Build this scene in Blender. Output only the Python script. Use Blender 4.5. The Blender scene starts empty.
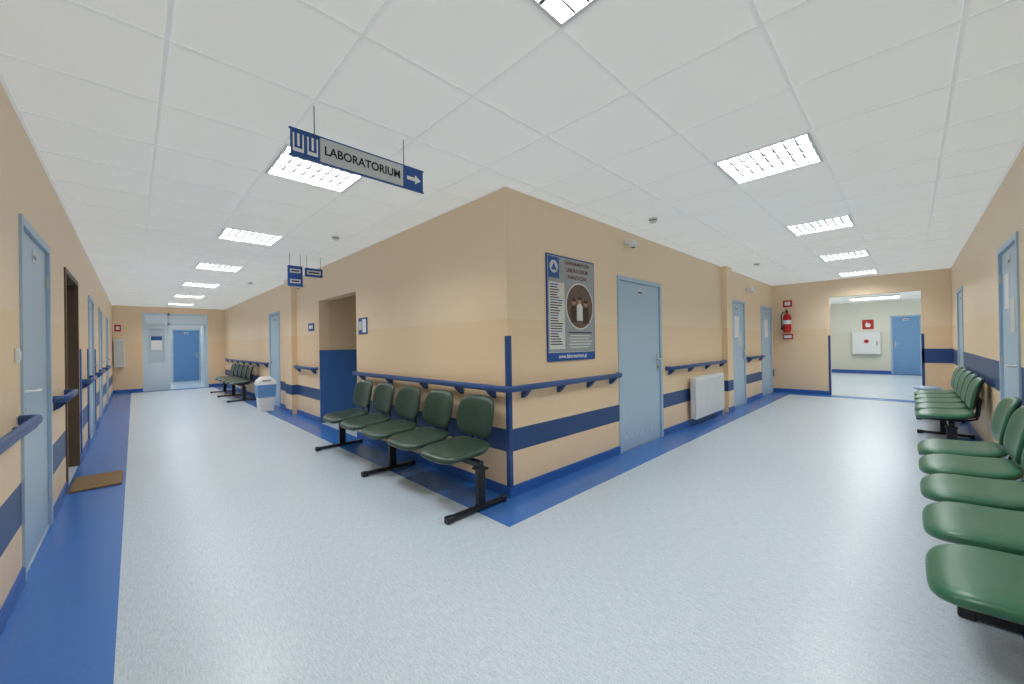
import bpy, bmesh, math, random
from mathutils import Matrix, Vector
random.seed(4)
S=bpy.context.scene
S.view_settings.view_transform='Standard'
S.view_settings.exposure=0.0
H=2.7; CH=1.333
def lin(c):
    r=[]
    for v in c:
        v/=255.0
        r.append(v/12.92 if v<=0.04045 else ((v+0.055)/1.055)**2.4)
    return (r[0],r[1],r[2],1)
def mat(name,col,rough=0.5,metal=0.0,spec=0.5,var=0.0,vscale=8,bump=0.0,bscale=60,emit=None,estr=0,coat=0):
    m=bpy.data.materials.new(name); m.use_nodes=True
    nt=m.node_tree; b=nt.nodes['Principled BSDF']
    b.inputs['Base Color'].default_value=lin(col)
    b.inputs['Roughness'].default_value=rough
    b.inputs['Metallic'].default_value=metal
    b.inputs['Specular IOR Level'].default_value=spec
    b.inputs['Coat Weight'].default_value=coat
    if emit:
        b.inputs['Emission Color'].default_value=lin(emit); b.inputs['Emission Strength'].default_value=estr
    if var>0:
        tc=nt.nodes.new('ShaderNodeTexCoord'); n=nt.nodes.new('ShaderNodeTexNoise')
        n.inputs['Scale'].default_value=vscale; n.inputs['Detail'].default_value=5
        nt.links.new(tc.outputs['Object'],n.inputs['Vector'])
        mx=nt.nodes.new('ShaderNodeMix'); mx.data_type='RGBA'
        c=lin(col)
        mx.inputs[6].default_value=tuple(max(0,x*(1-var)) for x in c[:3])+(1,)
        mx.inputs[7].default_value=tuple(min(1,x*(1+var)) for x in c[:3])+(1,)
        nt.links.new(n.outputs['Fac'],mx.inputs[0]); nt.links.new(mx.outputs[2],b.inputs['Base Color'])
    if bump>0:
        tc=nt.nodes.new('ShaderNodeTexCoord'); n=nt.nodes.new('ShaderNodeTexNoise')
        n.inputs['Scale'].default_value=bscale; n.inputs['Detail'].default_value=4
        nt.links.new(tc.outputs['Object'],n.inputs['Vector'])
        bp=nt.nodes.new('ShaderNodeBump'); bp.inputs['Strength'].default_value=bump; bp.inputs['Distance'].default_value=0.004
        nt.links.new(n.outputs['Fac'],bp.inputs['Height']); nt.links.new(bp.outputs[0],b.inputs['Normal'])
    return m
def wallmat(name,stripe=None,low=(245,216,178),up=(247,223,191),split=1.55):
    m=bpy.data.materials.new(name); m.use_nodes=True; nt=m.node_tree; b=nt.nodes['Principled BSDF']
    g=nt.nodes.new('ShaderNodeNewGeometry'); sp=nt.nodes.new('ShaderNodeSeparateXYZ')
    nt.links.new(g.outputs['Position'],sp.inputs[0])
    def gt(v):
        n=nt.nodes.new('ShaderNodeMath'); n.operation='GREATER_THAN'; n.inputs[1].default_value=v
        nt.links.new(sp.outputs['Z'],n.inputs[0]); return n.outputs[0]
    def mix(f,a,c):
        x=nt.nodes.new('ShaderNodeMix'); x.data_type='RGBA'
        nt.links.new(f,x.inputs[0])
        for i,v in ((6,a),(7,c)):
            if isinstance(v,tuple): x.inputs[i].default_value=v
            else: nt.links.new(v,x.inputs[i])
        return x.outputs[2]
    c=mix(gt(split),lin(low),lin(up))
    no=nt.nodes.new('ShaderNodeTexNoise'); no.inputs['Scale'].default_value=1.3; no.inputs['Detail'].default_value=3
    nt.links.new(g.outputs['Position'],no.inputs['Vector'])
    mm=nt.nodes.new('ShaderNodeMath'); mm.operation='MULTIPLY'; mm.inputs[1].default_value=0.10
    nt.links.new(no.outputs['Fac'],mm.inputs[0])
    c=mix(mm.outputs[0],c,lin((224,194,158)))
    if stripe:
        a=gt(stripe[0]); d=gt(stripe[1])
        s=nt.nodes.new('ShaderNodeMath'); s.operation='SUBTRACT'
        nt.links.new(a,s.inputs[0]); nt.links.new(d,s.inputs[1])
        c=mix(s.outputs[0],c,lin((50,80,128)))
    nt.links.new(c,b.inputs['Base Color'])
    b.inputs['Roughness'].default_value=0.42; b.inputs['Specular IOR Level'].default_value=0.35
    n2=nt.nodes.new('ShaderNodeTexNoise'); n2.inputs['Scale'].default_value=120
    nt.links.new(g.outputs['Position'],n2.inputs['Vector'])
    bp=nt.nodes.new('ShaderNodeBump'); bp.inputs['Strength'].default_value=0.12; bp.inputs['Distance'].default_value=0.003
    nt.links.new(n2.outputs['Fac'],bp.inputs['Height']); nt.links.new(bp.outputs[0],b.inputs['Normal'])
    return m
def floormat():
    m=bpy.data.materials.new('vinyl_floor'); m.use_nodes=True; nt=m.node_tree; b=nt.nodes['Principled BSDF']
    g=nt.nodes.new('ShaderNodeNewGeometry')
    def noise(scale,vec,det=6):
        mp=nt.nodes.new('ShaderNodeMapping'); mp.inputs['Scale'].default_value=vec
        nt.links.new(g.outputs['Position'],mp.inputs[0])
        n=nt.nodes.new('ShaderNodeTexNoise'); n.inputs['Scale'].default_value=scale; n.inputs['Detail'].default_value=det
        n.inputs['Roughness'].default_value=0.7
        nt.links.new(mp.outputs[0],n.inputs['Vector']); return n.outputs['Fac']
    f1=noise(1,(130,18,1)); f2=noise(1,(120,120,1),3)
    ad=nt.nodes.new('ShaderNodeMath'); ad.operation='ADD'
    nt.links.new(f1,ad.inputs[0]); nt.links.new(f2,ad.inputs[1])
    r=nt.nodes.new('ShaderNodeValToRGB')
    mul=nt.nodes.new('ShaderNodeMath'); mul.operation='MULTIPLY'; mul.inputs[1].default_value=0.5
    nt.links.new(ad.outputs[0],mul.inputs[0]); nt.links.new(mul.outputs[0],r.inputs[0])
    r.color_ramp.elements[0].position=0.38; r.color_ramp.elements[0].color=lin((170,188,202))
    r.color_ramp.elements[1].position=0.62; r.color_ramp.elements[1].color=lin((214,224,233))
    nt.links.new(r.outputs[0],b.inputs['Base Color'])
    f3=noise(1,(2,2,1),3)
    mr=nt.nodes.new('ShaderNodeMapRange'); mr.inputs['To Min'].default_value=0.24; mr.inputs['To Max'].default_value=0.36
    nt.links.new(f3,mr.inputs['Value']); nt.links.new(mr.outputs[0],b.inputs['Roughness'])
    return m
M_floor=floormat()
M_bfloor=mat('blue_vinyl',(62,116,190),0.24,var=0.12,vscale=60)
M_tile_glow=mat('ceiling_tile_selflit',(234,236,232),0.9,var=0.03,vscale=90,bump=0.25,bscale=180,emit=(248,250,248),estr=0.24)  # tiles are no lamps; emission added as soft ambient fill and to brighten the ceiling
M_tbar_glow=mat('ceiling_grid_metal_selflit',(226,230,230),0.5,emit=(248,250,250),estr=0.19)  # added glow lightens the bars to go with the self-lit tiles
M_wblk=wallmat('wall_paint_block',(0.39,0.585))
M_wleft=wallmat('wall_paint_left',(0.34,0.58))
M_wright=wallmat('wall_paint_right',(0.80,1.09))
M_wend=wallmat('wall_paint_plain')
M_wlob=wallmat('wall_paint_lobby',None,(236,234,216),(240,240,230))
M_wlobL=wallmat('wall_paint_lobby_pale',None,(206,220,230),(222,228,232))
M_blue=mat('blue_skirting',(46,100,176),0.35,var=0.06)
M_bluepanel=mat('blue_wall_panel',(62,112,182),0.35,var=0.06)
M_navy=mat('navy_plastic',(46,80,136),0.38,var=0.05)
M_door=mat('door_paint_blue',(178,203,221),0.38,var=0.025,vscale=3)
M_frame=mat('door_frame_paint',(176,201,220),0.4,var=0.03)
M_green=mat('green_vinyl',(52,110,82),0.32,var=0.1,vscale=12,bump=0.15,bscale=200,spec=0.5)
M_dgreen=mat('dark_green_vinyl',(46,70,58),0.3,var=0.1,vscale=12,bump=0.15,bscale=200)
M_shell=mat('seat_shell',(24,40,32),0.5,var=0.05)
M_black=mat('black_steel',(26,30,36),0.35,var=0.1)
M_white=mat('white_enamel',(238,240,240),0.35,var=0.01)
M_grey=mat('grey_metal',(170,172,172),0.35,metal=0.7,var=0.03)
M_chrome=mat('aluminium',(205,208,210),0.3,metal=0.9,var=0.02)
M_louv=mat('louver_aluminium',(92,94,94),0.5,metal=0.0,var=0.02)
M_emit=mat('lamp_tube_glow',(255,255,250),0.5,emit=(252,254,255),estr=38)
M_emit2=mat('lamp_diffuser',(255,255,250),0.5,emit=(250,252,255),estr=16)
M_sblue=mat('sign_blue',(34,84,158),0.4,var=0.03)
M_slight=mat('sign_grey',(205,212,214),0.45,var=0.02)
M_sdark=mat('sign_text_dark',(25,30,45),0.6)
M_swhite=mat('sign_white',(240,243,245),0.5,var=0.01)
M_red=mat('red_paint',(190,28,30),0.35,var=0.04)
M_brown=mat('brown_wood',(104,86,68),0.5,var=0.15,vscale=20)
M_mat=mat('coir_mat',(140,114,80),0.95,var=0.7,vscale=60,bump=1.0,bscale=300)
M_photo=mat('poster_photo',(104,84,70),0.4,var=0.75,vscale=22)
M_photo2=mat('poster_photo_dark',(58,40,32),0.4,var=0.6,vscale=30)
M_photo3=mat('poster_photo_skin',(176,140,116),0.4,var=0.2,vscale=30)
M_pgrey=mat('poster_grey',(158,164,166),0.35,var=0.05)
M_plight=mat('poster_light',(218,220,214),0.35,var=0.03)
M_glass=mat('tinted_pane',(190,210,222),0.1,var=0.1,vscale=2)
M_part=mat('partition_paint',(206,224,236),0.38,var=0.02)
M_bag=mat('blue_bag',(110,160,215),0.35,var=0.1)
M_cream=mat('cream_wall',(236,212,176),0.5,var=0.03)

class MB:
    def __init__(s): s.v=[];s.f=[];s.m=[];s.mats=[];s.sm=[]
    def mi(s,m):
        if m not in s.mats: s.mats.append(m)
        return s.mats.index(m)
    def add(s,vs,fs,m,M=None,smooth=False):
        o=len(s.v)
        for v in vs:
            v=Vector(v)
            s.v.append((M@v) if M is not None else v)
        k=s.mi(m)
        for f in fs: s.f.append([o+i for i in f]); s.m.append(k); s.sm.append(smooth)
    def box(s,x0,x1,y0,y1,z0,z1,m,M=None,bev=0,seg=2):
        if bev>0:
            bm=bmesh.new(); bmesh.ops.create_cube(bm,size=1)
            for v in bm.verts: v.co=Vector((x0+(v.co.x+.5)*(x1-x0),y0+(v.co.y+.5)*(y1-y0),z0+(v.co.z+.5)*(z1-z0)))
            bmesh.ops.bevel(bm,geom=bm.edges[:],offset=bev,segments=seg,affect='EDGES',profile=0.5)
            bm.verts.index_update()
            s.add([v.co.copy() for v in bm.verts],[[v.index for v in f.verts] for f in bm.faces],m,M,False); bm.free(); return
        vs=[(x,y,z) for x in (x0,x1) for y in (y0,y1) for z in (z0,z1)]
        s.add(vs,[(0,1,3,2),(4,6,7,5),(0,4,5,1),(2,3,7,6),(0,2,6,4),(1,5,7,3)],m,M)
    def tube(s,pts,r,m,M=None,seg=10,caps=True):
        pts=[Vector(p) for p in pts]; vs=[];fs=[]
        up0=None
        for i,p in enumerate(pts):
            t=(pts[min(i+1,len(pts)-1)]-pts[max(i-1,0)]).normalized()
            a=Vector((0,0,1)) if abs(t.z)<0.9 else Vector((1,0,0))
            if up0 is not None: a=up0
            u=t.cross(a).normalized(); w=u.cross(t).normalized(); up0=w
            rr=r[i] if isinstance(r,(list,tuple)) else r
            for k in range(seg):
                an=2*math.pi*k/seg; vs.append(p+u*math.cos(an)*rr+w*math.sin(an)*rr)
        for i in range(len(pts)-1):
            for k in range(seg):
                k2=(k+1)%seg; fs.append((i*seg+k,i*seg+k2,(i+1)*seg+k2,(i+1)*seg+k))
        s.add(vs,fs,m,M,True)
        if caps:
            n=len(pts)
            s.add(vs[:seg],[list(range(seg))],m,M); s.add(vs[(n-1)*seg:],[list(range(seg))],m,M)
    def disc(s,c,r,m,M=None,seg=28):
        vs=[(c[0]+r*math.cos(2*math.pi*k/seg),c[1],c[2]+r*math.sin(2*math.pi*k/seg)) for k in range(seg)]
        s.add(vs,[list(range(seg))],m,M)
    def lathe(s,prof,m,M=None,seg=24):
        vs=[];fs=[]
        for (r,z) in prof:
            for k in range(seg):
                a=2*math.pi*k/seg; vs.append((r*math.cos(a),r*math.sin(a),z))
        for i in range(len(prof)-1):
            for k in range(seg):
                k2=(k+1)%seg; fs.append((i*seg+k,i*seg+k2,(i+1)*seg+k2,(i+1)*seg+k))
        s.add(vs,fs,m,M,True)
        if prof[0][0]>1e-4: s.add(vs[:seg],[list(range(seg))],m,M)
        if prof[-1][0]>1e-4: s.add(vs[-seg:],[list(range(seg))],m,M)
    def pad(s,w,d,t,m,mb,M,bend,n=4.0,N=48):
        rings=[(0.3,1.0),(0.6,.98),(0.8,.93),(0.92,.8),(0.98,.62),(1.0,.42),(0.99,.2),(0.965,.06)]
        vs=[];fs=[]
        def pt(sc,a,z):
            c,q=math.cos(a),math.sin(a)
            x=math.copysign(abs(c)**(2/n),c)*w/2*sc; y=math.copysign(abs(q)**(2/n),q)*d/2*sc
            return bend(x,y,z*t)
        for sc,z in rings:
            for k in range(N): vs.append(pt(sc,2*math.pi*k/N,z))
        for i in range(len(rings)-1):
            for k in range(N):
                k2=(k+1)%N; fs.append((i*N+k,i*N+k2,(i+1)*N+k2,(i+1)*N+k))
        c=len(vs); vs.append(bend(0,0,t))
        for k in range(N): fs.append((c,k,(k+1)%N))
        s.add(vs,fs,m,M,True)
        vs=[];fs=[]
        rr=[(0.965,.06),(0.9,-.12),(0.6,-.15),(.3,-.15)]
        for sc,z in rr:
            for k in range(N): vs.append(pt(sc,2*math.pi*k/N,z))
        for i in range(len(rr)-1):
            for k in range(N):
                k2=(k+1)%N; fs.append((i*N+k,i*N+k2,(i+1)*N+k2,(i+1)*N+k))
        c=len(vs); vs.append(bend(0,0,-.15*t))
        for k in range(N): fs.append((c,3*N+k,3*N+(k+1)%N))
        s.add(vs,fs,mb,M,True)
    def text(s,txt,size,m,M,align='CENTER',sx=1.0,off=0.0):
        cu=bpy.data.curves.new('t','FONT'); cu.body=txt; cu.size=size; cu.align_x=align; cu.align_y='CENTER'; cu.offset=off
        o=bpy.data.objects.new('t',cu); bpy.context.collection.objects.link(o)
        bpy.context.view_layer.update()
        dg=bpy.context.evaluated_depsgraph_get(); me=o.evaluated_get(dg).to_mesh()
        s.add([(v.co.x*sx,v.co.y,v.co.z) for v in me.vertices],[list(p.vertices) for p in me.polygons],m,M)
        o.evaluated_get(dg).to_mesh_clear(); bpy.data.objects.remove(o); bpy.data.curves.remove(cu)
    def build(s,name,fixn=True):
        me=bpy.data.meshes.new(name); me.from_pydata([tuple(v) for v in s.v],[],s.f)
        for m in s.mats: me.materials.append(m)
        for i,p in enumerate(me.polygons): p.material_index=s.m[i]; p.use_smooth=s.sm[i]
        if fixn:
            bm=bmesh.new(); bm.from_mesh(me); bmesh.ops.recalc_face_normals(bm,faces=bm.faces[:]); bm.to_mesh(me); bm.free()
        me.update()
        o=bpy.data.objects.new(name,me); S.collection.objects.link(o); return o
def frame(O,d,n):
    M=Matrix.Identity(4)
    for i in range(3):
        M[i][0]=(d+(0,))[i]; M[i][1]=(n+(0,))[i]; M[i][2]=(0,0,1)[i]
    M[0][3],M[1][3]=O; return M
def T(x,y,z): return Matrix.Translation((x,y,z))
XL,YR,XB,YB,XE,YE=-0.47,-0.59,2.32,2.43,11.7,17.0
F_L=frame((XL,0),(0,1),(1,0)); F_R=frame((0,YR),(1,0),(0,1))
F_BL=frame((XB,0),(0,1),(-1,0)); F_BR=frame((0,YB),(1,0),(0,-1))
F_ER=frame((XE,0),(0,1),(-1,0)); F_EL=frame((0,YE),(1,0),(0,-1))
def TM(F,s,n,z):
    nn=Vector((F[0][1],F[1][1],0)); r=(-nn).cross(Vector((0,0,1)))
    p=F@Vector((s,n,z)); M=Matrix.Identity(4)
    for i in range(3): M[i][0]=r[i]; M[i][1]=(0,0,1)[i]; M[i][2]=nn[i]; M[i][3]=p[i]
    return M
# ---------------- shell
def wall(name,F,s0,s1,ops,m,th=0.16,top=H+0.1,base=True,b0=None):
    mb=MB(); ops=sorted(ops); c=s0
    for a,b,t in ops:
        if a>c: mb.box(c,a,-th,0,0,top,m,F)
        mb.box(a,b,-th,0,t,top,m,F); c=b
    if s1>c: mb.box(c,s1,-th,0,0,top,m,F)
    mb.build(name)
    if base:
        bb=MB(); c=s0 if b0 is None else b0
        for a,b,t in ops+[(s1,s1,0)]:
            if a-c>0.02: 
                bb.box(c,a,0.0,0.012,0,0.085,M_blue,F); bb.box(c,a,0.0,0.006,0.085,0.095,M_blue,F)
            c=b
        bb.build(name.replace('wall','baseboard'))
DT=2.13
opsL=[(3.58,4.66,DT),(5.60,6.78,DT),(8.3,9.25,DT),(10.6,11.5,DT),(13.2,14.1,DT)]
opsR=[(4.85,5.78,DT),(9.35,10.3,DT)]
opsBL=[(5.62,7.2,DT),(9.75,10.65,DT)]
opsBR=[(4.13,5.29,DT),(8.2,9.23,DT),(10.5,11.5,DT)]
wall('wall_left',F_L,YR-.16,YE,opsL,M_wleft)
wall('wall_right',F_R,XL,XE,opsR,M_wright)
wall('wall_block_left',F_BL,YB,YE,opsBL,M_wblk)
wall('wall_block_right',F_BR,XB+.16,XE,opsBR,M_wblk,b0=XB-.012)
wall('wall_end_right',F_ER,YR,YB,[(-0.17,1.31,2.3)],M_wend)
wall('wall_end_left',F_EL,XL,XB,[(0.2,1.85,2.5)],M_wend)
mb=MB(); mb.box(YR,-0.17,0,0.006,0.80,1.09,M_navy,F_ER); mb.build('trim_1')
# floor
mb=MB()
mb.box(XL-.2,XB+1.6,YR-.2,21.4,-0.1,0,M_floor); mb.box(XB+1.6,20.2,-2.2,YB+1.6,-0.1,0,M_floor)
w=0.002
mb.box(XL,-0.07,YR,YE,0,w,M_bfloor); mb.box(XB-.38,XB,YB-.38,YE,0,w,M_bfloor)
mb.box(XB,XE,YB-.38,YB,0,w,M_bfloor); mb.box(-0.07,XE,YR,YR+.26,0,w,M_bfloor)
mb.box(XE-.38,XE,YR+.26,YB-.38,0,w,M_bfloor); mb.box(-0.07,XB-.38,YE-.38,YE,0,w,M_bfloor)
mb.box(19.4,20,-2,2.6,0,w,M_bfloor)
mb.build('floor')
# ceiling
m=0.615; gx=3.1925; gy=0.4325
lamps=[(1.04+i*2.46,0.74) for i in range(5)]+[(1.04,0.74+2.46*j) for j in range(1,7)]
lampcells={(round((x-m/2-gx)/m),round((y-m/2-gy)/m)) for x,y in lamps}
mb=MB()
def region(x0,x1,y0,y1):
    i0=math.floor((x0-gx)/m); i1=math.ceil((x1-gx)/m); j0=math.floor((y0-gy)/m); j1=math.ceil((y1-gy)/m)
    for i in range(i0,i1):
        for j in range(j0,j1):
            if (i,j) in lampcells: continue
            a=max(x0,gx+i*m);b=min(x1,gx+(i+1)*m);c=max(y0,gy+j*m);d=min(y1,gy+(j+1)*m)
            if b-a<1e-4 or d-c<1e-4: continue
            mb.add([(a,c,H),(a,d,H),(b,d,H),(b,c,H)],[(0,1,2,3)],M_tile_glow)
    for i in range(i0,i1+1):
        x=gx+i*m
        if x0<x<x1: mb.box(x-.010,x+.010,y0,y1,H-.006,H+.003,M_tbar_glow)
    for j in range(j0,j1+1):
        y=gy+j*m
        if y0<y<y1: mb.box(x0,x1,y-.010,y+.010,H-.0055,H+.003,M_tbar_glow)
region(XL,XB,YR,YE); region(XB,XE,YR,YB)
mb.box(XL,XL+.02,YR,YE,H-.006,H,M_tbar_glow);mb.box(XB-.02,XB,YB,YE,H-.006,H,M_tbar_glow);mb.box(XB,XE,YB-.02,YB,H-.006,H,M_tbar_glow);mb.box(XL,XE,YR,YR+.02,H-.006,H,M_tbar_glow)
mb.box(XL-.3,XB+.1,YR-.3,YE+.2,H+.16,H+.2,M_grey); mb.box(XB+.1,XE+.2,YR-.3,YB+.2,H+.16,H+.2,M_grey)
mb.build('ceiling',fixn=False)
def lamp(x,y):
    mb=MB(); h=m/2-.012; A=T(x,y,0)
    if y>1: A=A@Matrix.Rotation(math.pi/2,4,'Z')
    z0=H-.008; z1=H+.07
    for a,b,c,d in ((-h,h,-h,-h+.018),(-h,h,h-.018,h),(-h,-h+.018,-h+.018,h-.018),(h-.018,h,-h+.018,h-.018)):
        mb.box(a,b,c,d,z0,z1,M_white,A)
    q=h-.018
    mb.box(-q,q,-q,q,z1-.012,z1,M_white,A)
    zz=z1-.02; g=q-.004
    mb.add([(-g,-g,zz),(-g,g,zz),(g,g,zz),(g,-g,zz)],[(0,1,2,3)],M_emit,A)
    for k in range(1,4):
        p=-q+2*q*k/4; mb.box(p-.008,p+.008,-q,q,z0+.002,z0+.04,M_louv,A)
    for k in range(1,8):
        p=-q+2*q*k/8; mb.box(-q,q,p-.0045,p+.0045,z0+.004,z0+.036,M_louv,A)
    mb.build('ceiling_light',fixn=False)
for x,y in lamps: lamp(x,y)
# ---------------- lobbies
mb=MB()
mb.box(XE+.16,20.2,2.5,2.66,0,H,M_wlob); mb.box(XE+.16,20.2,-2.2,-2.04,0,H,M_wlob)
mb.box(XE,XE+.16,2.43,2.66,0,H,M_wlob); mb.box(XE,XE+.16,-2.2,YR,0,H,M_wlob)
mb.box(20.0,20.2,-2.2,-.3,0,H,M_wlob); mb.box(20,20.2,.5,2.5,0,H,M_wlob); mb.box(20,20.2,-.3,.5,DT,H,M_wlob)
mb.box(19.98,20.0,.5,2.5,0,.1,M_blue)
mb.build('wall_lobby_right')
mb=MB(); mb.box(XE+.16,20.2,-2.2,2.66,H+.001,H+.1,M_tile_glow); mb.build('ceiling_lobby_right')
mb=MB()
mb.box(-.66,-.5,YE+.16,21.2,0,H,M_wlobL); mb.box(2.7,2.86,YE+.16,21.2,0,H,M_wlobL)
mb.box(-.5,1.1,20.8,21,0,H,M_wlobL); mb.box(2.0,2.7,20.8,21,0,H,M_wlobL); mb.box(1.1,2.0,20.8,21,DT,H,M_wlobL)
mb.box(XB,2.86,YE,YE+.16,0,H,M_wlobL)
mb.build('wall_lobby_left')
mb=MB(); mb.box(-.66,2.86,YE+.16,21.2,H+.001,H+.1,M_tile_glow); mb.build('ceiling_lobby_left')
def surf_lamp(x,y,lx,ly):
    mb=MB(); mb.box(x-lx,x+lx,y-ly,y+ly,H-.07,H,M_white,None,.008); mb.box(x-lx+.02,x+lx-.02,y-ly+.02,y+ly-.02,H-.078,H-.07,M_emit2); mb.build('ceiling_light')
surf_lamp(14,.8,.3,.6); surf_lamp(17.5,.8,.3,.6); surf_lamp(1.1,18.6,.5,.3)
mb=MB()
Y0,Y1=5.62,7.2
mb.box(XB+.16,4.0,Y0-.16,Y0,0,H,M_cream); mb.box(XB+.16,4.0,Y1,Y1+.16,0,H,M_cream); mb.box(3.9,4.06,Y0,Y1,0,H,M_cream)
mb.box(XB+.16,4.0,Y0,Y1,2.4,2.5,M_cream)
mb.box(XB-.002,3.9,Y1-.012,Y1,0,1.27,M_bluepanel)
mb.build('wall_recess')
mb=MB(); mb.box(8.5,8.95,0,.10,0,H,M_wblk,F_BL); mb.box(7.82,8.12,0,.09,0,H,M_wblk,F_BR); mb.build('wall_pier')
mb=MB(); mb.box(8.5,8.95,.10,.11,0,.09,M_blue,F_BL); mb.box(7.82,8.12,.09,.10,0,.09,M_blue,F_BR); mb.build('baseboard_pier')
def guard(name,x,y,dx,dy,z1=1.4):
    mb=MB(); t=.006;l=.035
    mb.box(min(x-dx*t,x+dx*l),max(x-dx*t,x+dx*l),min(y-dy*t,y),max(y-dy*t,y),0.0,z1,M_navy)
    mb.box(min(x-dx*t,x),max(x-dx*t,x),min(y,y+dy*l),max(y,y+dy*l),0.0,z1,M_navy); mb.build(name)
guard('trim_2',XB,YB,1,1); guard('trim_3',XE,1.31,1,1); guard('trim_4',XE,-.17,1,-1); 
mb=MB()
for s in (7.0,8.05,9.5): mb.box(s,s+.09,0,.012,0,1.35,M_blue,F_L)
mb.build('trim_5')
# ---------------- doors
dn=[0]
def door(F,s0,s1,top=DT,handle=1,leaf=M_door,fr=M_frame,vents=False,label=False,papers=(),white_handle=False,inset=.008):
    dn[0]+=1; mb=MB(); fw=.05
    mb.box(s0,s0+fw,-.14,.012,0,top,fr,F); mb.box(s1-fw,s1,-.14,.012,0,top,fr,F); mb.box(s0+fw,s1-fw,-.14,.012,top-fw,top,fr,F)
    a,b=s0+fw+.003,s1-fw-.003
    mb.box(a,b,-inset-.04,-inset,.008,top-fw-.003,leaf,F,.003,1)
    hs=b-.07 if handle>0 else a+.07; d=-1 if handle>0 else 1
    hm=M_white if white_handle else M_chrome
    mb.box(hs-.02,hs+.02,-inset,-inset+.008,.93,1.17,hm,F,.004,1)
    mb.tube([(hs,-inset+.005,1.09),(hs,-inset+.05,1.09),(hs+d*.03,-inset+.055,1.09),(hs+d*.12,-inset+.055,1.088)],.009,hm,F)
    mb.tube([(hs,-inset,.98),(hs,-inset+.012,.98)],.012,M_black,F)
    hh=a if handle>0 else b
    for z in (.25,1.1,1.85): mb.tube([(hh,-inset+.006,z-.04),(hh,-inset+.006,z+.04)],.009,M_chrome,F)
    c=(a+b)/2
    if vents:
        for k in range(7): mb.disc((a+.13+(b-a-.26)*k/6,-inset+.001,.16),.022,M_white,F); mb.disc((a+.13+(b-a-.26)*k/6,-inset+.0015,.16),.012,M_grey,F)
    if label: mb.box(c-.07,c+.07,-inset,-inset+.004,1.93,2.01,M_slight,F); mb.box(c-.05,c+.05,-inset+.004,-inset+.005,1.95,1.975,M_sblue,F)
    for (ps,pz,pw,ph,pm) in papers: mb.box(c+ps-pw/2,c+ps+pw/2,-inset,-inset+.003,pz-ph/2,pz+ph/2,pm,F)
    mb.build('door_%d'%dn[0])
door(F_L,3.58,4.66,handle=-1,label=True,white_handle=True)
door(F_L,5.60,6.78,leaf=M_brown,fr=M_brown,inset=.098,handle=-1)
door(F_L,8.3,9.25,label=True); door(F_L,10.6,11.5); door(F_L,13.2,14.1)
door(F_R,4.85,5.78,handle=-1,label=True,papers=((.15,1.72,.21,.3,M_swhite),(-.1,1.5,.2,.28,M_plight)))
door(F_R,9.35,10.3,label=True)
door(F_BL,9.75,10.65,label=True)
door(F_BR,4.13,5.29,vents=True,label=True)
door(F_BR,8.2,9.23,label=True,papers=((0,1.6,.3,.42,M_swhite),(.2,1.35,.2,.28,M_plight)))
door(F_BR,10.5,11.5,label=True,papers=((0,1.6,.3,.42,M_swhite),))
M_db=mat('door_mid_blue',(120,166,212),.4,var=.03)
door(frame((20,0),(0,1),(-1,0)),-.3,.5,label=True,leaf=M_db)
door(frame((0,20.8),(1,0),(0,-1)),1.1,2.0,leaf=mat('door_deep_blue',(100,150,204),.4,var=.03),label=True)
mb=MB(); F=F_EL
for a,b in ((.2,.26),(.80,.86),(1.79,1.85)): mb.box(a,b,-.1,-.0,0,2.5,M_part,F)
mb.box(.26,1.79,-.1,-.0,2.44,2.5,M_part,F); mb.box(.26,1.79,-.1,-.0,2.12,2.18,M_part,F)
mb.box(.26,.80,-.085,-.02,0,.9,M_part,F); mb.box(.26,.34,-.085,-.02,.9,2.12,M_part,F); mb.box(.72,.80,-.085,-.02,.9,2.12,M_part,F); mb.box(.34,.72,-.085,-.02,2.0,2.12,M_part,F)
mb.box(.34,.72,-.07,-.05,.9,2.0,M_glass,F); mb.box(.40,.66,-.045,-.04,1.3,1.75,M_swhite,F); mb.box(.40,.66,-.045,-.038,1.62,1.75,M_sblue,F)
mb.box(1.75,1.79,-1.0,-.1,0,2.12,M_part,F)
mb.build('door_%d'%(dn[0]+1))
# ---------------- handrails
def rail(path,brk,z=.945):
    mb=MB(); P=[Vector((p[0],p[1],0)) for p in path]; vs=[];fs=[];N=12
    for i,p in enumerate(P):
        a=(P[i]-P[i-1]).normalized() if i>0 else None; b=(P[i+1]-P[i]).normalized() if i<len(P)-1 else None
        t=((a or b)+(b or a)).normalized(); r=t.cross(Vector((0,0,1)))
        k=1/max(.3,(r.dot((a or b).cross(Vector((0,0,1))))))
        for q in range(N):
            an=2*math.pi*q/N; vs.append(p+r*math.cos(an)*.019*k+Vector((0,0,z+math.copysign(abs(math.sin(an))**.7,math.sin(an))*.028)))
    n=len(P)
    for i in range(n-1):
        for q in range(N):
            q2=(q+1)%N; fs.append((i*N+q,i*N+q2,(i+1)*N+q2,(i+1)*N+q))
    mb.add(vs,fs,M_navy,None,True); mb.add(vs[:N],[list(range(N))],M_navy); mb.add(vs[-N:],[list(range(N))],M_navy)
    for F,s in brk:
        mb.box(s-.03,s+.03,0,.01,z-.10,z-.02,M_navy,F,.004,1)
        vs=[(s-.02,.008,z-.09),(s-.02,.03,z-.085),(s-.02,.085,z-.03),(s-.02,.085,z-.02),(s-.02,.008,z-.035)]
        vs+=[(s+.02,)+v[1:] for v in vs]
        mb.add(vs,[(0,1,2,3,4),(5,6,7,8,9)]+[(k,(k+1)%5,5+(k+1)%5,5+k) for k in range(5)],M_navy,F)
    mb.build('handrail')
o=.075
cx,cy=XB-o,YB-o
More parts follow.
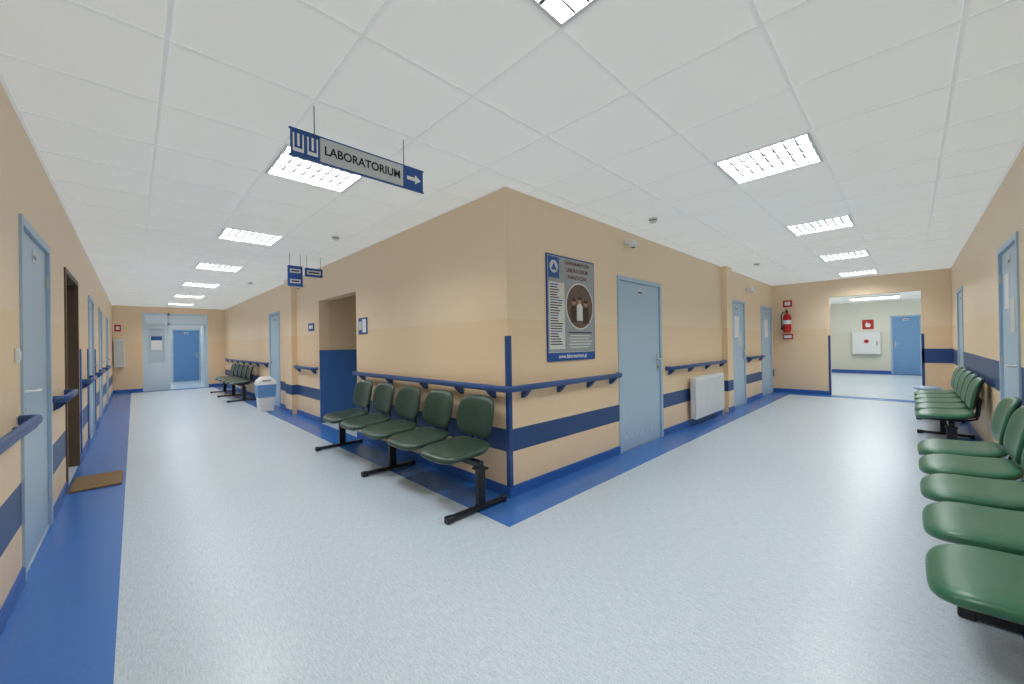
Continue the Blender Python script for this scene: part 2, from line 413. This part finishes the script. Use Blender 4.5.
rail([(XB-.01,5.58),(XB-.05,5.575),(cx,5.55),(cx,cy+.06),(cx+.012,cy+.02),(cx+.03,cy+.005),(cx+.07,cy),(4.05,cy),(4.075,cy+.03),(4.08,YB-.005)],
     [(F_BL,s) for s in (5.35,4.55,3.75,3.1,2.62)]+[(F_BR,s) for s in (2.5,3.0,3.5,3.95)])
def srail(F,s0,s1,n):
    p=[(s0,.005),(s0+.005,.05),(s0+.03,o),(s1-.03,o),(s1-.005,.05),(s1,.005)]
    rail([(F@Vector((a,b,0)))[:2] for a,b in p],[(F,s0+.12+(s1-s0-.24)*k/(n-1)) for k in range(n)])
srail(F_BR,5.40,7.78,4); srail(F_BR,9.3,10.45,2); srail(F_BL,7.28,8.42,2); srail(F_BL,10.75,16.4,7)
srail(F_L,.6,3.5,4); srail(F_L,4.75,5.5,2); srail(F_L,7.2,8.2,2); srail(F_L,9.3,10.5,2); srail(F_L,11.6,13.1,2)
# ---------------- benches
def bench(F,centers,legs,off,mp,foot=.62,fn=.55,zs=0.0):
    mb=MB(); A=F@T(0,off,0)
    s0=min(legs)-.02; s1=max(legs)+.02
    for c in centers: s0=min(s0,c-.2); s1=max(s1,c+.2)
    mb.box(s0,s1,.26,.31,.345,.395,M_black,A,.006,1)
    for l in legs:
        mb.box(l-.02,l+.02,.245,.325,.03,.35,M_black,A,.005,1)
        mb.box(l-.025,l+.025,.02,foot,.012,.045,M_black,A,.008,2)
        mb.box(l-.028,l+.028,.02,.06,0.002,.05,M_black,A,.006,1); mb.box(l-.028,l+.028,foot-.04,foot+.02,0.002,.05,M_black,A,.006,1)
        mb.box(l-.05,l+.05,.24,.33,.33,.345,M_black,A)
    d=fn-.11
    for c in centers:
        w=.52
        def bend(x,y,z,d=d):
            u=y/(d/2)
            dz=-.028*max(0,u)**2.2+.045*max(0,-u)**2.2+.008*(x/.25)**2
            return (x,y,z+dz)
        mb.pad(w,d,.055,mp,M_shell,A@T(c,fn-d/2,.425),bend,n=4.2)
        tilt=math.radians(11)
        R=Matrix(((1,0,0,0),(0,-math.sin(tilt),math.cos(tilt),0),(0,math.cos(tilt),math.sin(tilt),0),(0,0,0,1)))
        def bend2(x,y,z):
            return (x*(1-.05*max(0,y/.17)),y,z+.035*(x/.24)**2-.012*(max(0,y/.17))**2)
        mb.pad(.49,.36,.04,mp,M_shell,A@T(c,.078,.70)@R,bend2,n=3.6)
        for dx in (-.09,.09):
            mb.tube([(c+dx,.36,.408),(c+dx,.16,.41),(c+dx,.10,.43),(c+dx,.083,.49),(c+dx,.078,.56),(c+dx,.066,.66)],.011,M_black,A,8)
        mb.box(c-.12,c+.12,.2,.40,.395,.417,M_black,A)
    mb.build('waiting_bench')
bench(F_BL,[2.68+.585*k for k in range(5)],[2.42,3.9,5.3],.055,M_dgreen,.60,.58)
bench(F_BL,[11.9+.585*k for k in range(5)],[11.65,13.1,14.5],.07,M_dgreen)
bench(F_R,[2.22+.6*k for k in range(5)],[2.82,4.02],.0,M_green,.43,.56)
bench(F_R,[6.6+.585*k for k in range(5)],[6.4,7.8,9.1],.0,M_green,.52,.56)
# ---------------- signs
mb=MB(); F=frame((0,2.33),(1,0),(0,-1))@T(.012,0,0)
z0,z1=2.385,2.525
mb.box(.607,.757,-.012,.0,z0-.0,z1,M_sblue,F,.002,1); mb.box(.759,1.278,-.012,0,z0,z1,M_slight,F,.002,1); mb.box(1.28,1.427,-.012,0,z0,z1,M_sblue,F,.002,1)
mb.box(.6,1.434,-.014,.002,z1,z1+.006,M_sblue,F); mb.box(.6,1.434,-.014,.002,z0-.006,z0,M_sblue,F)
for s in (.73,1.285): mb.tube([(s,-.006,z1),(s,-.006,H)],.0025,M_sdark,F,6)
mb.text('LABORATORIUM',.07,M_sdark,TM(F,1.018,.0015,(z0+z1)/2),sx=.9,off=.0016)
for s in (.645,.718):
    mb.box(s-.028,s+.028,0,.001,z0+.02,z1-.02,M_swhite,F); mb.box(s-.02,s+.02,0,.002,z0+.04,z1-.02,M_sblue,F); mb.box(s-.006,s+.006,0,.003,z0+.05,z1-.02,M_swhite,F)
c=1.354;zc=(z0+z1)/2
mb.add([(c-.05,.001,zc-.012),(c+.01,.001,zc-.012),(c+.01,.001,zc-.032),(c+.055,.001,zc),(c+.01,.001,zc+.032),(c+.01,.001,zc+.012),(c-.05,.001,zc+.012)],[range(7)],M_swhite,F)
mb.build('hanging_direction_sign')
def hsign(Y,segs):
    mb=MB(); F=frame((0,Y),(1,0),(0,-1)); 
    for a,b,zl,zh in segs:
        mb.box(a,b,-.012,0,zl,zh,M_sblue,F,.002,1); k=(zh-zl)
        rows=max(1,round(k/.13))
        for r in range(rows):
            zz=zl+k*(r+.5)/rows; mb.box(a+.03,b-.03,0,.001,zz-.03,zz+.03,M_slight,F)
            mb.box(a+.05,b-.05,.001,.002,zz-.01,zz+.01,M_sdark,F)
        for s in (a+.03,b-.03): mb.tube([(s,-.006,zh),(s,-.006,H)],.003,M_sdark,F,6)
    mb.build('hanging_direction_sign')
hsign(6.26,[(1.60,1.80,2.22,2.52),(1.83,2.08,2.38,2.51)])
mb=MB(); mb.box(5.24,5.52,0,.012,1.5,1.73,M_sblue,F_BL,.003,1); mb.box(5.26,5.38,.012,.014,1.52,1.71,M_swhite,F_BL); mb.box(5.40,5.50,.012,.014,1.56,1.68,M_slight,F_BL); mb.build('wall_sign')
mb=MB(); mb.box(7.45,7.75,0,.012,1.62,1.76,M_sblue,F_BL,.003,1); mb.box(7.5,7.7,.012,.014,1.66,1.72,M_swhite,F_BL); mb.build('wall_sign')
# poster
mb=MB(); F=F_BR; a,b,z0,z1=2.83,3.63,1.15,2.20
mb.box(a,b,0,.014,z0,z1,M_sblue,F,.003,1)
y=.0145
def pl(x0,x1,q0,q1,mm,dy=0): mb.box(x0,x1,.014,y+dy,q0,q1,mm,F)
pl(a+.015,b-.015,z0+.085,z0+.09,M_plight)
pl(a+.015,b-.015,z0+.09,z1-.015,M_pgrey)
pl(a+.025,a+.19,z1-.23,z1-.025,M_sblue,.001)
mb.disc((a+.107,y+.002,z1-.12),.062,M_plight,F)
mb.add([(a+.065,y+.003,z1-.155),(a+.15,y+.003,z1-.155),(a+.107,y+.003,z1-.075)],[(0,1,2)],M_sblue,F)
M_ptxt=mat('poster_heading',(120,44,40),.5)
for i,t in enumerate(('CENTRUM MEDYCZNE','LABORATORIUM','ANALITYCZNE')): mb.text(t,.056 if i else .048,M_ptxt,TM(F,a+.49,y+.002,z1-.06-.07*i),sx=.88,off=.001)
pl(a+.03,a+.27,z0+.12,z1-.27,M_plight,.001)
for k in range(24):
    zz=z1-.295-k*.0255; L=random.uniform(.10,.20); mb.box(a+.045,a+.045+L,y+.001,y+.002,zz-.005,zz+.005,M_sdark if k%6 else M_sblue,F)
mb.disc((a+.53,y+.001,z0+.56),.243,M_plight,F,40); mb.disc((a+.53,y+.002,z0+.56),.228,M_photo,F,40)
for dx,dz,h in ((-.11,-.02,.10),(-.01,.0,.12),(.10,-.03,.10)):
    X=a+.53+dx; Z=z0+.56+dz
    mb.add([(X-.055,y+.003,Z-.15),(X+.055,y+.003,Z-.15),(X+.05,y+.003,Z+.0),(X+.02,y+.003,Z+.03),(X-.02,y+.003,Z+.03),(X-.05,y+.003,Z+.0)],[range(6)],M_photo2 if abs(dx)>.05 else M_plight,F)
    mb.disc((X,y+.004,Z+.06),.034,M_photo3,F); mb.add([(X-.036,y+.005,Z+.065),(X+.036,y+.005,Z+.065),(X+.028,y+.005,Z+.098),(X-.028,y+.005,Z+.098)],[range(4)],M_photo2,F)
for k in range(6):
    zz=z0+.285-k*.03; mb.box(a+.33+.02*(k%2),a+.74-.03*(k%3),y+.001,y+.002,zz-.006,zz+.006,M_plight if k else M_sdark,F)
mb.text('www.laboratorium.pl',.055,M_swhite,TM(F,(a+b)/2,y+.002,z0+.046),off=.001)
mb.build('wall_poster')
def radiator(F,s0,s1,z0,z1):
    mb=MB(); mb.box(s0,s1,.045,.06,z0,z1,M_white,F,.003,1); mb.box(s0,s1,.115,.13,z0,z1,M_white,F,.004,1)
    n=int((s1-s0)/.05)
    for k in range(n):
        c=s0+(k+.5)*(s1-s0)/n; mb.box(c-.014,c+.014,.13,.136,z0+.04,z1-.04,M_white,F,.004,1)
    mb.box(s0,s0+.008,.05,.125,z0+.01,z1,M_white,F); mb.box(s1-.008,s1,.05,.125,z0+.01,z1,M_white,F)
    for k in range(n*2): 
        c=s0+(k+.5)*(s1-s0)/n/2; mb.box(c-.006,c+.006,.05,.125,z1-.008,z1-.002,M_white,F)
    for c in (s0+.2,s1-.2): mb.box(c-.015,c+.015,0.001,.05,z0+.1,z1-.1,M_white,F)
    mb.tube([(s1+.0,.09,z0+.05),(s1+.05,.09,z0+.05),(s1+.05,.09,.0)],.011,M_white,F)
    mb.tube([(s1+.0,.09,z1-.06),(s1+.06,.09,z1-.06)],.02,M_white,F)
    mb.build('radiator')
radiator(F_BR,6.15,7.45,.12,.76)
mb=MB(); A=F_ER@T(2.12,.11,1.5)
mb.lathe([(.0,0),(.07,0),(.085,.02),(.088,.08),(.088,.36),(.07,.43),(.03,.46),(.025,.49)],M_red,A)
mb.lathe([(.028,.49),(.03,.52),(.02,.54),(.0,.54)],M_black,A,12)
mb.box(-.015,.015,-.02,.09,.53,.545,M_black,A); mb.box(-.015,.015,0,.10,.56,.572,M_black,A)
mb.tube([(0.02,0,.51),(.08,.03,.5),(.115,.03,.42),(.11,.03,.25),(.10,.03,.16)],.011,M_black,A)
mb.tube([(.10,.03,.18),(.10,.03,.06)],[.014,.024],M_black,A)
mb.box(-.02,.02,-.11,-.085,.1,.45,M_black,A); mb.lathe([(.0895,.2),(.0895,.3)],M_swhite,A); mb.build('fire_extinguisher')
mb=MB(); mb.box(2.03,2.22,0,.008,2.13,2.30,M_red,F_ER); mb.box(2.07,2.18,.008,.01,2.17,2.26,M_swhite,F_ER); mb.build('fire_safety_sign')
mb=MB(); mb.box(2.02,2.22,0,.05,1.33,1.46,M_red,F_ER,.005,1); mb.box(2.04,2.2,.05,.054,1.36,1.43,M_swhite,F_ER); mb.build('alarm_box')
F=frame((20,0),(0,1),(-1,0))
mb=MB(); mb.box(.76,1.55,0.001,.22,.72,1.55,M_white,F,.008,1); mb.box(.79,1.52,.22,.228,.75,1.52,M_white,F,.003,1); mb.disc((1.15,.23,1.2),.07,M_red,F); mb.box(.84,.88,.228,.24,1.05,1.2,M_grey,F); mb.build('fire_hydrant_cabinet')
mb=MB(); mb.box(.95,1.27,0,.01,1.66,2.02,M_red,F); 
mb.add([(1.05,.011,1.74),(1.17,.011,1.74),(1.19,.011,1.83),(1.14,.011,1.94),(1.11,.011,1.87),(1.06,.011,1.9),(1.03,.011,1.82)],[range(7)],M_swhite,F); mb.build('fire_safety_sign')
mb=MB(); A=T(1.97,9.45,0)
def rr(w,d,z): return [(x,y,z) for x,y in ((-w,-d),(w,-d),(w,d),(-w,d))]
mb.box(-.13,.13,-.11,.11,0,.05,M_white,A,.01,1)
vs=rr(.13,.11,.04)+rr(.16,.14,.55); mb.add(vs,[(0,1,2,3),(4,5,6,7)]+[(k,(k+1)%4,4+(k+1)%4,4+k) for k in range(4)],M_white,A)
vs=rr(.155,.135,.30)+rr(.172,.152,.56); mb.add(vs,[(k,(k+1)%4,4+(k+1)%4,4+k) for k in range(4)],M_bag,A)
vs=rr(.175,.155,.56)+rr(.16,.13,.64)+rr(.08,.06,.72); mb.add(vs,[(0,1,2,3),(8,9,10,11)]+[(j+k,j+(k+1)%4,j+4+(k+1)%4,j+4+k) for j in (0,4) for k in range(4)],M_white,A)
mb.box(-.08,.08,-.135,-.10,.585,.66,M_grey,A,.004,1)
mb.build('waste_bin')
mb=MB(); mb.box(-.445,-.10,5.47,6.05,.003,.02,M_mat,None,.005,1)
mb.box(-.452,-.093,5.463,6.057,.003,.010,M_brown,None,.002,1); mb.build('doormat')
mb=MB(); mb.box(-.44,-.2,0,.16,.8,1.65,M_white,F_EL,.006,1); mb.box(-.42,-.22,.16,.168,.83,1.62,M_slight,F_EL); mb.box(-.24,-.23,.168,.18,1.15,1.25,M_grey,F_EL); mb.build('wall_cabinet')
mb=MB(); mb.box(-.42,-.28,0,.008,1.9,2.1,M_red,F_EL); mb.box(-.39,-.31,.008,.01,1.95,2.05,M_swhite,F_EL); mb.build('fire_safety_sign')
def det(x,y,r=.05):
    mb=MB(); A=T(x,y,H)@Matrix.Diagonal((1,1,-1,1))
    mb.lathe([(r,0),(r,.012),(r*.8,.02),(r*.8,.035),(r*.55,.05),(0,.052)],M_white,A); mb.lathe([(r*.81,.022),(r*.81,.03)],M_sdark,A); mb.build('smoke_detector')
det(4.15,1.98); det(1.81,4.97); det(1.75,9.6); det(8.0,1.9)
def cam(F,s,z):
    mb=MB(); mb.box(s-.03,s+.03,0.001,.02,z-.03,z+.03,M_white,F,.004,1); mb.tube([(s,.02,z),(s,.07,z-.01)],.012,M_white,F)
    A=F@T(s,.1,z-.03); mb.lathe([(.0,-.05),(.03,-.042),(.048,-.02),(.052,0),(.052,.03),(.03,.045),(0,.045)],M_white,A); mb.lathe([(.0,-.052),(.02,-.049),(.03,-.043)],M_black,A); mb.build('security_camera')
cam(F_BR,4.35,2.55); cam(F_BR,9.4,2.42); cam(F_BL,8.0,2.5)
mb=MB(); mb.box(3.42,3.5,0,.012,1.27,1.35,M_white,F_L,.003,1); mb.box(3.435,3.485,.012,.018,1.285,1.335,M_white,F_L,.002,1); mb.build('light_switch')
mb=MB(); A=T(10.1,-.2,0)
mb.lathe([(0,.40),(.17,.40),(.18,.42),(.17,.445),(0,.45)],M_door,A)
for sx in (-1,1):
    for sy in (-1,1): mb.tube([(sx*.1,sy*.1,.40),(sx*.15,sy*.15,0.003)],.016,M_door,A)
mb.lathe([(.115,.2),(.135,.2),(.135,.22),(.115,.22),(.115,.2)],M_door,A)
mb.build('stool')
w=bpy.data.worlds.new('World'); S.world=w; w.use_nodes=True; w.node_tree.nodes['Background'].inputs[0].default_value=(.8,.85,.9,1); w.node_tree.nodes['Background'].inputs[1].default_value=.3
cd=bpy.data.cameras.new('cam'); co=bpy.data.objects.new('camera',cd); S.collection.objects.link(co); S.camera=co
cd.sensor_fit='HORIZONTAL'; cd.sensor_width=36; cd.lens=36*388/1024; cd.clip_start=.02
th=math.atan2(398,388); pitch=1.5/388; roll=.016
f=Vector((math.cos(th)*math.cos(pitch),math.sin(th)*math.cos(pitch),math.sin(pitch)))
r=f.cross(Vector((0,0,1))).normalized(); u=r.cross(f)
r2=r*math.cos(roll)-u*math.sin(roll); u2=u*math.cos(roll)+r*math.sin(roll)
Mx=Matrix.Identity(4)
for i in range(3): Mx[i][0]=r2[i];Mx[i][1]=u2[i];Mx[i][2]=-f[i]
Mx[2][3]=CH
co.matrix_world=Mx
